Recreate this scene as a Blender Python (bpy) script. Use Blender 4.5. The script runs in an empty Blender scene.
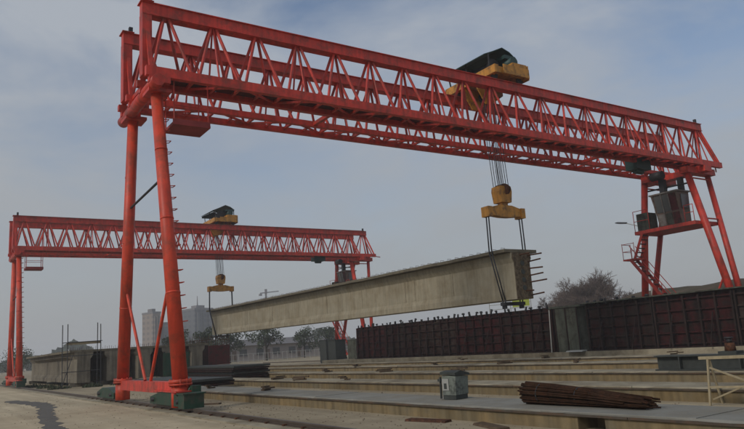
import bpy, math, random
from math import sin, cos, pi, radians, sqrt
from mathutils import Vector, Matrix

random.seed(7)
S = bpy.context.scene
COL = S.collection

# ------------------------------------------------------------------ camera
YAW, PIT, ROLL, FPX, EYE = .9762, .1903, -.0661, 672.2, 1.65
fw = Vector((cos(PIT)*cos(YAW), cos(PIT)*sin(YAW), sin(PIT)))
rt = Vector((sin(YAW), -cos(YAW), 0)); up = rt.cross(fw)
r2 = rt*cos(ROLL)+up*sin(ROLL); u2 = -rt*sin(ROLL)+up*cos(ROLL)
cd = bpy.data.cameras.new('camera'); cam = bpy.data.objects.new('camera', cd); COL.objects.link(cam)
cam.matrix_world = Matrix(((r2.x, u2.x, -fw.x, 0), (r2.y, u2.y, -fw.y, 0), (r2.z, u2.z, -fw.z, EYE), (0, 0, 0, 1)))
cd.sensor_width = 36; cd.lens = FPX/744*36; cd.clip_start = .05; cd.clip_end = 6000
S.camera = cam

# ------------------------------------------------------------------ sky, sun, exposure
SKY_OFF, SKY_OFF2 = 5.39, 6.3
SUN_AZ, SUN_EL = 190, 34           # azimuth counter-clockwise from +X
W = bpy.data.worlds.new('World'); S.world = W; W.use_nodes = True
n = W.node_tree.nodes; l = W.node_tree.links; n.clear()
wo = n.new('ShaderNodeOutputWorld')
sky = n.new('ShaderNodeTexSky'); sky.sky_type = 'NISHITA'; sky.sun_disc = False
sky.sun_elevation = radians(SUN_EL); sky.sun_rotation = radians((90-SUN_AZ) % 360)
sky.air_density = 1.0; sky.dust_density = .6; sky.ozone_density = 1.8
b1 = n.new('ShaderNodeBackground'); b1.inputs[1].default_value = .105; l.new(sky.outputs[0], b1.inputs[0])
tc = n.new('ShaderNodeTexCoord'); mp = n.new('ShaderNodeMapping')
mp.inputs['Scale'].default_value = (1.0, 1.0, 2.6); mp.inputs['Rotation'].default_value = (.1, .12, .6); mp.inputs['Location'].default_value = (SKY_OFF, SKY_OFF2, 0)
l.new(tc.outputs['Generated'], mp.inputs[0])
nz = n.new('ShaderNodeTexNoise'); nz.inputs['Scale'].default_value = 2.1; nz.inputs['Detail'].default_value = 6
nz.inputs['Roughness'].default_value = .58; nz.inputs['Distortion'].default_value = .35
l.new(mp.outputs[0], nz.inputs['Vector'])
cr = n.new('ShaderNodeValToRGB')
cr.color_ramp.elements[0].position = .36; cr.color_ramp.elements[0].color = (.10, .10, .10, 1)
cr.color_ramp.elements[1].position = .60; cr.color_ramp.elements[1].color = (.96, .96, .96, 1)
l.new(nz.outputs[0], cr.inputs[0])
b2 = n.new('ShaderNodeBackground'); b2.inputs[1].default_value = 1.0
mx = n.new('ShaderNodeMixShader'); # the veil thickens towards the horizon, as a thin cloud layer does
sx = n.new('ShaderNodeSeparateXYZ'); l.new(tc.outputs['Generated'], sx.inputs[0])
hv = n.new('ShaderNodeMapRange'); hv.inputs['From Min'].default_value = .05; hv.inputs['From Max'].default_value = .42; hv.inputs['To Min'].default_value = 1; hv.inputs['To Max'].default_value = 0
l.new(sx.outputs[2], hv.inputs[0])
vc = n.new('ShaderNodeMix'); vc.data_type = 'RGBA'; l.new(hv.outputs[0], vc.inputs[0]); vc.inputs[6].default_value = (.40, .435, .485, 1); vc.inputs[7].default_value = (.338, .352, .358, 1)
l.new(vc.outputs[2], b2.inputs[0])
vm = n.new('ShaderNodeMix'); vm.data_type = 'FLOAT'; l.new(hv.outputs[0], vm.inputs[0]); l.new(cr.outputs[0], vm.inputs[2]); vm.inputs[3].default_value = .97
l.new(vm.outputs[0], mx.inputs[0]); l.new(b1.outputs[0], mx.inputs[1]); l.new(b2.outputs[0], mx.inputs[2])
l.new(mx.outputs[0], wo.inputs[0])
sl = bpy.data.lights.new('sun', 'SUN'); so = bpy.data.objects.new('sun', sl); COL.objects.link(so)
sl.energy = 1.5; sl.angle = radians(14); sl.color = (1, .93, .84)
sd = Vector((cos(radians(SUN_EL))*cos(radians(SUN_AZ)), cos(radians(SUN_EL))*sin(radians(SUN_AZ)), sin(radians(SUN_EL))))
so.rotation_euler = sd.to_track_quat('Z', 'Y').to_euler()
so.location = (0, 0, 60)
S.view_settings.view_transform = 'Standard'; S.view_settings.look = 'None'
S.view_settings.exposure = 0.0; S.view_settings.gamma = 1; S.view_settings.use_curve_mapping = False
S.render.engine = 'CYCLES'
S.cycles.use_denoising = True
S.cycles.max_bounces = 6; S.cycles.volume_bounces = 1

# ------------------------------------------------------------------ materials
MATS = {}
def mat(name, col, rough=.6, metal=0.0, var=.25, vscale=1.2, col2=None, amt=0.0, ascale=3.0, bump=.0, bscale=30, sharp=.08, spec=.4, streak=0.0):
    """principled surface: tone varies with noise; col2 shows as patches (rust, dirt, stain) over 'amt' of it"""
    m = bpy.data.materials.new(name); m.use_nodes = True
    nt = m.node_tree; nn = nt.nodes; ll = nt.links; p = nn['Principled BSDF']
    p.inputs['Roughness'].default_value = rough; p.inputs['Metallic'].default_value = metal
    p.inputs['Specular IOR Level'].default_value = spec
    geo = nn.new('ShaderNodeNewGeometry'); info = nn.new('ShaderNodeObjectInfo')
    add = nn.new('ShaderNodeVectorMath'); add.operation = 'ADD'
    ll.new(geo.outputs['Position'], add.inputs[0])
    a = nn.new('ShaderNodeTexNoise'); a.inputs['Scale'].default_value = vscale; a.inputs['Detail'].default_value = 6; a.inputs['Roughness'].default_value = .65
    ll.new(geo.outputs['Position'], a.inputs['Vector'])
    mr = nn.new('ShaderNodeMapRange'); mr.inputs['From Min'].default_value = .25; mr.inputs['From Max'].default_value = .75
    mr.inputs['To Min'].default_value = 1-var; mr.inputs['To Max'].default_value = 1+var
    ll.new(a.outputs[0], mr.inputs[0])
    rv = nn.new('ShaderNodeMapRange'); rv.inputs['To Min'].default_value = 1-var*.4; rv.inputs['To Max'].default_value = 1+var*.4
    ll.new(info.outputs['Random'], rv.inputs[0])
    mu = nn.new('ShaderNodeMath'); mu.operation = 'MULTIPLY'; ll.new(mr.outputs[0], mu.inputs[0]); ll.new(rv.outputs[0], mu.inputs[1])
    sc = nn.new('ShaderNodeVectorMath'); sc.operation = 'SCALE'; sc.inputs[0].default_value = col
    ll.new(mu.outputs[0], sc.inputs['Scale'])
    out = sc.outputs[0]
    if col2:
        b = nn.new('ShaderNodeTexNoise'); b.inputs['Scale'].default_value = ascale; b.inputs['Detail'].default_value = 8; b.inputs['Roughness'].default_value = .7
        ll.new(geo.outputs['Position'], b.inputs['Vector'])
        r = nn.new('ShaderNodeMapRange'); th = .68-.36*amt
        r.inputs['From Min'].default_value = th-sharp; r.inputs['From Max'].default_value = th+sharp
        ll.new(b.outputs[0], r.inputs[0])
        mix = nn.new('ShaderNodeMix'); mix.data_type = 'RGBA'
        ll.new(r.outputs[0], mix.inputs[0]); ll.new(out, mix.inputs[6]); mix.inputs[7].default_value = (*col2, 1)
        out = mix.outputs[2]
    if streak:   # rain and drip marks that run down the surface
        sm = nn.new('ShaderNodeMapping'); sm.inputs['Scale'].default_value = (3.2, 3.2, .22); ll.new(geo.outputs['Position'], sm.inputs[0])
        sn = nn.new('ShaderNodeTexNoise'); sn.inputs['Scale'].default_value = 1.6; sn.inputs['Detail'].default_value = 5; ll.new(sm.outputs[0], sn.inputs['Vector'])
        sr = nn.new('ShaderNodeMapRange'); sr.inputs['From Min'].default_value = .42; sr.inputs['From Max'].default_value = .68; sr.inputs['To Min'].default_value = 1; sr.inputs['To Max'].default_value = 1-streak
        ll.new(sn.outputs[0], sr.inputs[0])
        s2 = nn.new('ShaderNodeVectorMath'); s2.operation = 'SCALE'; ll.new(out, s2.inputs[0]); ll.new(sr.outputs[0], s2.inputs['Scale']); out = s2.outputs[0]
    ll.new(out, p.inputs['Base Color'])
    if bump:
        c = nn.new('ShaderNodeTexNoise'); c.inputs['Scale'].default_value = bscale; c.inputs['Detail'].default_value = 5
        ll.new(geo.outputs['Position'], c.inputs['Vector'])
        bp = nn.new('ShaderNodeBump'); bp.inputs['Strength'].default_value = bump; bp.inputs['Distance'].default_value = .03
        ll.new(c.outputs[0], bp.inputs['Height']); ll.new(bp.outputs[0], p.inputs['Normal'])
    MATS[name] = m
    return m
RED = mat('red_paint', (.56, .045, .026), .5, 0, .26, .8, (.20, .05, .03), .26, 2.2, sharp=.12, streak=0.3)
ORANGE = mat('leg_paint', (.63, .060, .024), .5, 0, .22, .6, (.26, .06, .03), .25, 1.9, sharp=.12, streak=0.28)
YEL = mat('yellow_paint', (.52, .235, .03), .5, 0, .2, 2, (.16, .085, .03), .3, 3, streak=0.35)
GREEN = mat('green_paint', (.011, .048, .026), .5, 0, .3, 3, (.05, .045, .03), .3, 4)
TEAL = mat('dark_green_sheet', (.018, .05, .045), .5, 0, .25, 3)
DARK = mat('dark_steel', (.03, .03, .032), .6, .2, .3, 4)
ROPE = mat('wire_rope', (.035, .036, .04), .6, .3, .2, 8)
RUST = mat('rusty_steel', (.10, .045, .025), .85, 0, .4, 5, (.04, .022, .016), .4, 9, spec=.1)
RODS = mat('rod_rust', (.045, .023, .013), .9, 0, .5, 6, (.06, .026, .015), .3, 9, spec=.1)
PLAT = mat('platform_red', (.24, .03, .027), .7, 0, .3, 2)
FORM = mat('formwork_paint', (.030, .010, .009), .6, 0, .5, 2.2, (.03, .022, .018), .45, 1.3, spec=.1, streak=0.5)
FORMR = mat('formwork_red', (.105, .026, .026), .6, 0, .35, 2, (.04, .025, .02), .4, 2, spec=.1)
RIB = mat('formwork_rib', (.030, .021, .018), .7, 0, .35, 3, (.035, .02, .018), .4, 3, spec=.1, streak=0.4)
GREY = mat('grey_green_panel', (.085, .092, .072), .7, 0, .25, 1.2, (.05, .045, .035), .35, 2, spec=.1, streak=0.4)
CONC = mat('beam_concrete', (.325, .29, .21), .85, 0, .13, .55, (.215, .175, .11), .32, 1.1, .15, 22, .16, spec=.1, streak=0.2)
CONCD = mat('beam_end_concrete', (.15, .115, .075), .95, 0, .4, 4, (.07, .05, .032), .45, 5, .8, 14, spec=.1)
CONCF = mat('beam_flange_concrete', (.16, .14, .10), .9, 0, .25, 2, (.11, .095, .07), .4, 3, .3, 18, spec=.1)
BEDG = mat('bed_grey_concrete', (.235, .228, .198), .9, 0, .2, 1.1, (.20, .18, .14), .35, .9, .3, 14, .12, spec=.1)
BEDT = mat('bed_top_concrete', (.30, .264, .19), .9, 0, .28, 1.1, (.17, .14, .095), .36, .8, .3, 14, .12, spec=.1)
BEDF = mat('bed_face_concrete', (.225, .165, .085), .9, 0, .25, 1.3, (.17, .145, .095), .42, 1.0, .3, 14, .14, spec=.1, streak=0.35)
STORE = mat('stored_concrete', (.215, .19, .145), .9, 0, .2, .9, (.15, .13, .10), .35, 1.4, .2, 14, .14, spec=.1, streak=0.45)
WOOD = mat('pale_timber', (.30, .245, .15), .8, 0, .25, 6)
TIMB = mat('old_timber', (.10, .070, .045), .9, 0, .4, 6, spec=.1)
TWIG = mat('bare_twigs', (.135, .10, .082), .9, 0, .3, 1)
LEAF = mat('dull_leaves', (.040, .055, .024), .8, 0, .45, .9)
BARK = mat('bark', (.075, .055, .040), .95, 0, .3, 4)
SOIL = mat('soil_bank', (.105, .078, .055), .95, 0, .35, .5, (.07, .062, .04), .4, .35, .5, 3, spec=.1)
FARW = mat('far_wall', (.33, .29, .27), .9, 0, .15, .3)
FARR = mat('far_roof', (.16, .15, .15), .9, 0, .2, .3)
GLASS = mat('dark_glass', (.075, .08, .082), .2, 0, .1, 3, spec=.6)
CABG = mat('cab_grey', (.20, .185, .165), .6, 0, .25, 2.5, (.10, .055, .04), .35, 3)
CABB = mat('cab_brown', (.17, .11, .085), .6, 0, .3, 2.5, (.10, .09, .06), .4, 2)
LIME = mat('lime_board', (.30, .36, .06), .7, 0, .15, 2)
PALE = mat('pale_metal', (.34, .34, .31), .6, 0, .2, 3)
BOXG = mat('box_grey_green', (.17, .19, .16), .6, 0, .25, 5, (.06, .065, .055), .35, 6)
BOXD = mat('box_dark', (.04, .045, .04), .7, 0, .3, 6)
STEELR = mat('rail_steel', (.13, .10, .08), .45, .6, .25, 3)
GRIT = mat('grit', (.23, .19, .135), .95, 0, .3, 20, spec=.1)
EDGE = mat('edge_angle_steel', (.060, .048, .036), .8, 0, .4, 3, (.10, .06, .035), .4, 2)
STRIP = mat('dark_strip_ground', (.10, .092, .078), .6, 0, .2, 1.5, (.15, .135, .105), .25, 2.0, .1, 20, .1, spec=.1)  # darker tone for the curved strip at the left

def ground_mat(name, col, col2):
    m = mat(name, col, .93, 0, .18, .35, col2, .4, .22, .35, 9, .10, spec=.1)
    nt = m.node_tree; nn = nt.nodes; ll = nt.links; p = nn['Principled BSDF']
    src = p.inputs['Base Color'].links[0].from_socket
    geo = nn.new('ShaderNodeNewGeometry')
    # fine grit and tyre-worn streaks along the rails (y)
    mp = nn.new('ShaderNodeMapping'); mp.inputs['Scale'].default_value = (1.6, .06, 1); ll.new(geo.outputs['Position'], mp.inputs[0])
    st = nn.new('ShaderNodeTexNoise'); st.inputs['Scale'].default_value = .8; st.inputs['Detail'].default_value = 6; ll.new(mp.outputs[0], st.inputs['Vector'])
    mr = nn.new('ShaderNodeMapRange'); mr.inputs['From Min'].default_value = .3; mr.inputs['From Max'].default_value = .7; mr.inputs['To Min'].default_value = .78; mr.inputs['To Max'].default_value = 1.16
    ll.new(st.outputs[0], mr.inputs[0])
    gr = nn.new('ShaderNodeTexNoise'); gr.inputs['Scale'].default_value = 14; gr.inputs['Detail'].default_value = 4; ll.new(geo.outputs['Position'], gr.inputs['Vector'])
    m2 = nn.new('ShaderNodeMapRange'); m2.inputs['To Min'].default_value = .82; m2.inputs['To Max'].default_value = 1.18; ll.new(gr.outputs[0], m2.inputs[0])
    mu = nn.new('ShaderNodeMath'); mu.operation = 'MULTIPLY'; ll.new(mr.outputs[0], mu.inputs[0]); ll.new(m2.outputs[0], mu.inputs[1])
    sc = nn.new('ShaderNodeVectorMath'); sc.operation = 'SCALE'; ll.new(src, sc.inputs[0]); ll.new(mu.outputs[0], sc.inputs['Scale'])
    # scattered oil and mud spots
    sp = nn.new('ShaderNodeTexNoise'); sp.inputs['Scale'].default_value = 1.1; sp.inputs['Detail'].default_value = 9; sp.inputs['Roughness'].default_value = .75; ll.new(geo.outputs['Position'], sp.inputs['Vector'])
    s3 = nn.new('ShaderNodeMapRange'); s3.inputs['From Min'].default_value = .60; s3.inputs['From Max'].default_value = .70; ll.new(sp.outputs[0], s3.inputs[0])
    s4 = nn.new('ShaderNodeMath'); s4.operation = 'MULTIPLY'; s4.inputs[1].default_value = .6; ll.new(s3.outputs[0], s4.inputs[0])
    mx2 = nn.new('ShaderNodeMix'); mx2.data_type = 'RGBA'; ll.new(s4.outputs[0], mx2.inputs[0]); ll.new(sc.outputs[0], mx2.inputs[6]); mx2.inputs[7].default_value = (.09, .075, .055, 1)
    ll.new(mx2.outputs[2], p.inputs['Base Color'])
    return m
GROUND = ground_mat('yard_ground', (.335, .28, .19), (.25, .205, .135))
APRON = ground_mat('apron_concrete', (.46, .385, .262), (.38, .31, .205))

def tower_mat(name, wall, glass):
    """far facade: rows of windows too small to tell apart"""
    m = bpy.data.materials.new(name); m.use_nodes = True
    nt = m.node_tree; nn = nt.nodes; ll = nt.links; p = nn['Principled BSDF']; p.inputs['Roughness'].default_value = .8
    geo = nn.new('ShaderNodeNewGeometry'); sp = nn.new('ShaderNodeSeparateXYZ'); ll.new(geo.outputs['Position'], sp.inputs[0])
    def band(sock, per, duty):
        d = nn.new('ShaderNodeMath'); d.operation = 'DIVIDE'; d.inputs[1].default_value = per; ll.new(sock, d.inputs[0])
        f = nn.new('ShaderNodeMath'); f.operation = 'FRACT'; ll.new(d.outputs[0], f.inputs[0])
        g = nn.new('ShaderNodeMath'); g.operation = 'LESS_THAN'; g.inputs[1].default_value = duty; ll.new(f.outputs[0], g.inputs[0]); return g.outputs[0]
    ad = nn.new('ShaderNodeMath'); ll.new(sp.outputs[0], ad.inputs[0]); ll.new(sp.outputs[1], ad.inputs[1])
    mu = nn.new('ShaderNodeMath'); mu.operation = 'MULTIPLY'
    ll.new(band(sp.outputs[2], 3.1, .5), mu.inputs[0]); ll.new(band(ad.outputs[0], 3.6, .55), mu.inputs[1])
    mix = nn.new('ShaderNodeMix'); mix.data_type = 'RGBA'; ll.new(mu.outputs[0], mix.inputs[0])
    mix.inputs[6].default_value = (*wall, 1); mix.inputs[7].default_value = (*glass, 1)
    ll.new(mix.outputs[2], p.inputs['Base Color'])
    return m

# ------------------------------------------------------------------ mesh helpers
class MB:
    def __init__(s): s.v = []; s.f = []; s.sm = []
    def add(s, vs, fs, smooth=False):
        o = len(s.v); s.v += [tuple(v) for v in vs]
        for f in fs: s.f.append([o+i for i in f]); s.sm.append(smooth)
        return s
    def box(s, x0, x1, y0, y1, z0, z1):
        return s.add([(x0,y0,z0),(x1,y0,z0),(x1,y1,z0),(x0,y1,z0),(x0,y0,z1),(x1,y0,z1),(x1,y1,z1),(x0,y1,z1)],
              [(0,3,2,1),(4,5,6,7),(0,1,5,4),(1,2,6,5),(2,3,7,6),(3,0,4,7)])
    def beam(s, a, b, w, h, upv=(0,0,1)):
        a = Vector(a); b = Vector(b); z = (b-a).normalized(); u = Vector(upv)
        if abs(z.dot(u)) > .98: u = Vector((0,1,0))
        x = z.cross(u).normalized(); y = x.cross(z)
        vs = [p+x*(i*w/2)+y*(j*h/2) for p in (a, b) for i, j in ((-1,-1),(1,-1),(1,1),(-1,1))]
        return s.add(vs, [(0,1,2,3),(7,6,5,4),(0,4,5,1),(1,5,6,2),(2,6,7,3),(3,7,4,0)])
    def tube(s, a, b, r0, r1=None, k=14, caps=True):
        a = Vector(a); b = Vector(b); r1 = r0 if r1 is None else r1
        z = (b-a).normalized(); u = Vector((0,0,1)) if abs(z.z) < .95 else Vector((1,0,0))
        x = z.cross(u).normalized(); y = x.cross(z); o = len(s.v)
        for p, r in ((a, r0), (b, r1)):
            for i in range(k):
                t = 2*pi*i/k; s.v.append(tuple(p+x*(cos(t)*r)+y*(sin(t)*r)))
        for i in range(k):
            j = (i+1) % k; s.f.append([o+i, o+k+i, o+k+j, o+j]); s.sm.append(True)
        if caps:
            s.f.append([o+i for i in range(k)]); s.sm.append(False)
            s.f.append([o+k+i for i in range(k-1, -1, -1)]); s.sm.append(False)
        return s
    def path(s, pts, r, k=6):
        for i in range(len(pts)-1): s.tube(pts[i], pts[i+1], r if not isinstance(r, (list, tuple)) else r[i], None if not isinstance(r, (list, tuple)) else r[i+1], k)
        return s
    def loft(s, rings, caps=True, smooth=False):
        k = len(rings[0]); o = len(s.v)
        for r in rings: s.v += [tuple(p) for p in r]
        for a in range(len(rings)-1):
            for i in range(k):
                j = (i+1) % k; s.f.append([o+a*k+i, o+a*k+j, o+(a+1)*k+j, o+(a+1)*k+i]); s.sm.append(smooth)
        if caps:
            s.f.append([o+i for i in range(k-1, -1, -1)]); s.sm.append(False)
            e = o+(len(rings)-1)*k; s.f.append([e+i for i in range(k)]); s.sm.append(False)
        return s
    def build(s, name, m, parent=None, loc=None):
        me = bpy.data.meshes.new(name); me.from_pydata(s.v, [], s.f)
        me.polygons.foreach_set('use_smooth', s.sm)
        me.materials.append(m); me.validate(); me.update()
        o = bpy.data.objects.new(name, me); COL.objects.link(o)
        if parent: o.parent = parent
        if loc: o.location = loc
        return o
def fixnormals(o):
    import bmesh
    bm = bmesh.new(); bm.from_mesh(o.data); bmesh.ops.recalc_face_normals(bm, faces=bm.faces); bm.to_mesh(o.data); bm.free(); return o

UNIT = {}
def unit(kind, m):
    k = (kind, m.name)
    if k not in UNIT:
        b = MB()
        if kind == 'box': b.box(-.5, .5, -.5, .5, 0, 1)
        else: b.tube((0,0,0), (0,0,1), .5, .5, 10)
        o = b.build('u', m); me = o.data; bpy.data.objects.remove(o); UNIT[k] = me
    return UNIT[k]
def member(name, a, b, w, h, m, parent, kind='box'):
    """a straight bar between two points; alike bars share one mesh"""
    me = unit(kind, m); o = bpy.data.objects.new(name, me); COL.objects.link(o); o.parent = parent
    a = Vector(a); b = Vector(b); d = b-a; z = d.normalized(); u = Vector((0,0,1))
    if abs(z.dot(u)) > .98: u = Vector((0,1,0))
    x = z.cross(u).normalized(); y = x.cross(z).normalized(); L = d.length
    y = z.cross(x)
    o.matrix_basis = Matrix(((x.x*w, y.x*h, z.x*L, a.x), (x.y*w, y.y*h, z.y*L, a.y), (x.z*w, y.z*h, z.z*L, a.z), (0,0,0,1)))
    return o
def thing(name, label, cat, loc=(0,0,0), group=None, rz=0):
    o = bpy.data.objects.new(name, None); COL.objects.link(o); o.location = loc; o.rotation_euler = (0,0,rz); o.empty_display_size = .3
    o['label'] = label; o['category'] = cat
    if group: o['group'] = group
    return o
def tag(o, label, cat, group=None):
    o['label'] = label; o['category'] = cat
    if group: o['group'] = group
    return o
def structure(o): o['kind'] = 'structure'; return o
def copy_tree(o, parent=None):
    c = o.copy(); COL.objects.link(c)
    if parent: c.parent = parent
    for ch in list(o.children): copy_tree(ch, c)
    return c
def dup(o, loc, label): c = copy_tree(o); c.location = loc; c['label'] = label; return c

# ------------------------------------------------------------------ ground
g = MB()
g.add([(-1500,-1500,0),(1800,-1500,0),(1800,1800,0),(-1500,1800,0)], [(0,1,2,3)])
structure(g.build('ground', GROUND))
structure(MB().add([(-1400, -1400, .004), (6.28, -1400, .004), (6.28, 1700, .004), (-1400, 1700, .004)], [(0, 1, 2, 3)]).build('concrete_apron', APRON))
# thin sheet, darker than the ground, that curves over the yard at the left
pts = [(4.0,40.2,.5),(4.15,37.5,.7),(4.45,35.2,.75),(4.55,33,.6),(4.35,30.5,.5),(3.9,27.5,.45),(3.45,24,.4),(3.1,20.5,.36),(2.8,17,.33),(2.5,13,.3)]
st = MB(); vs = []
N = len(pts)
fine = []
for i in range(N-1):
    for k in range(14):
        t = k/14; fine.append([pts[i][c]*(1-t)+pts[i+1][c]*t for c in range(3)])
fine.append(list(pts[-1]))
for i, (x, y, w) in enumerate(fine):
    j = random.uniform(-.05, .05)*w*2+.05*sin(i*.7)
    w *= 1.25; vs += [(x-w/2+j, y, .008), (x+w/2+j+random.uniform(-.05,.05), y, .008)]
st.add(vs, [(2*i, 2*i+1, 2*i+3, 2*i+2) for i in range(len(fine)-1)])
o = st.build('dark_strip', STRIP); fixnormals(o); structure(o)

# crane rail strips with rails
def rail(X, y0, y1):
    s = MB().box(X-.45, X+.45, y0, y1, -.2, .035); o = structure(s.build('rail_strip', BEDT))
    r = MB(); r.box(X-.06, X+.06, y0, y1, .037, .055); r.box(X-.012, X+.012, y0, y1, .055, .11); r.box(X-.035, X+.035, y0, y1, .11, .145)
    rr = r.build('rail', STEELR, o)
    for k in range(26):
        y = 12+k*.9
        MB().box(X-.1, X+.1, y, y+.08, .036, .075).build('rail_clip', RUST, o)
rail(6.75, 2, 90); rail(40.6, 10, 90)

# ------------------------------------------------------------------ casting beds
def bed(X, w, y0, y1, h, label, slots=(), tm=None):
    t = thing('casting_bed', label, 'casting bed', (X, y0, 0), 'concrete casting beds')
    L = y1-y0
    b = MB(); cuts = [0]+[c for s in sorted(slots) for c in (s-y0-.28, s-y0+.28)]+[L]
    for i in range(0, len(cuts), 2): b.box(0, w, cuts[i], cuts[i+1], -.1, h-.05)
    for s in slots: b.box(.5, w-.5, s-y0-.28, s-y0+.28, -.1, h-.06)
    b.build('plinth', BEDF, t)
    a = 0
    while a < L-.3:
        e = min(L, a+random.uniform(1.8, 4.2)); e = L if L-e < 1 else e
        dz = random.uniform(-.008, .008); q = MB(); rings = []; st_ = max(2, int((e-a)/.35))
        for k in range(st_+1):
            y = a+(e-a-.012)*k/st_; ch = random.choice((0, 0, 0, .01, .025, .05)) if y < 34 else 0; j1 = random.uniform(-.008, .008)
            rings.append([(-.03+j1+ch, y, h-.05), (w+.03, y, h-.05), (w+.03-j1, y, h+dz), (-.03+j1+ch*1.4, y, h+dz), (-.034+j1+ch*.6, y, h+dz-.012-ch*.5)])
        q.loft(rings); fixnormals(q.build('top_slab', tm or BEDT, t)); a = e
    a = 0
    while a < L:
        e = min(L, a+6); MB().box(-.052+random.uniform(-.004, .004), -.041, a, e-.01, h-.068, h-.03).build('edge_angle', EDGE, t); a = e
    return t
bed(9.35, 1.42, 1, 31.5, .30, 'nearest pale casting bed with the rod bundle and grey box on it', (7.75,), BEDG)
bed(13.85, 1.15, 2, 62, .30, 'casting bed with orange sandy face, second from the camera')
bed(18.4, 1.15, 4, 62, .30, 'casting bed carrying the dark steel beam, third from the camera')
bed(23.5, 1.15, 6, 62, .30, 'casting bed under the hanging concrete beam, fourth from the camera')
bed(28.0, 1.15, 8, 62, .30, 'casting bed nearest the dark red formwork row')

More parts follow.
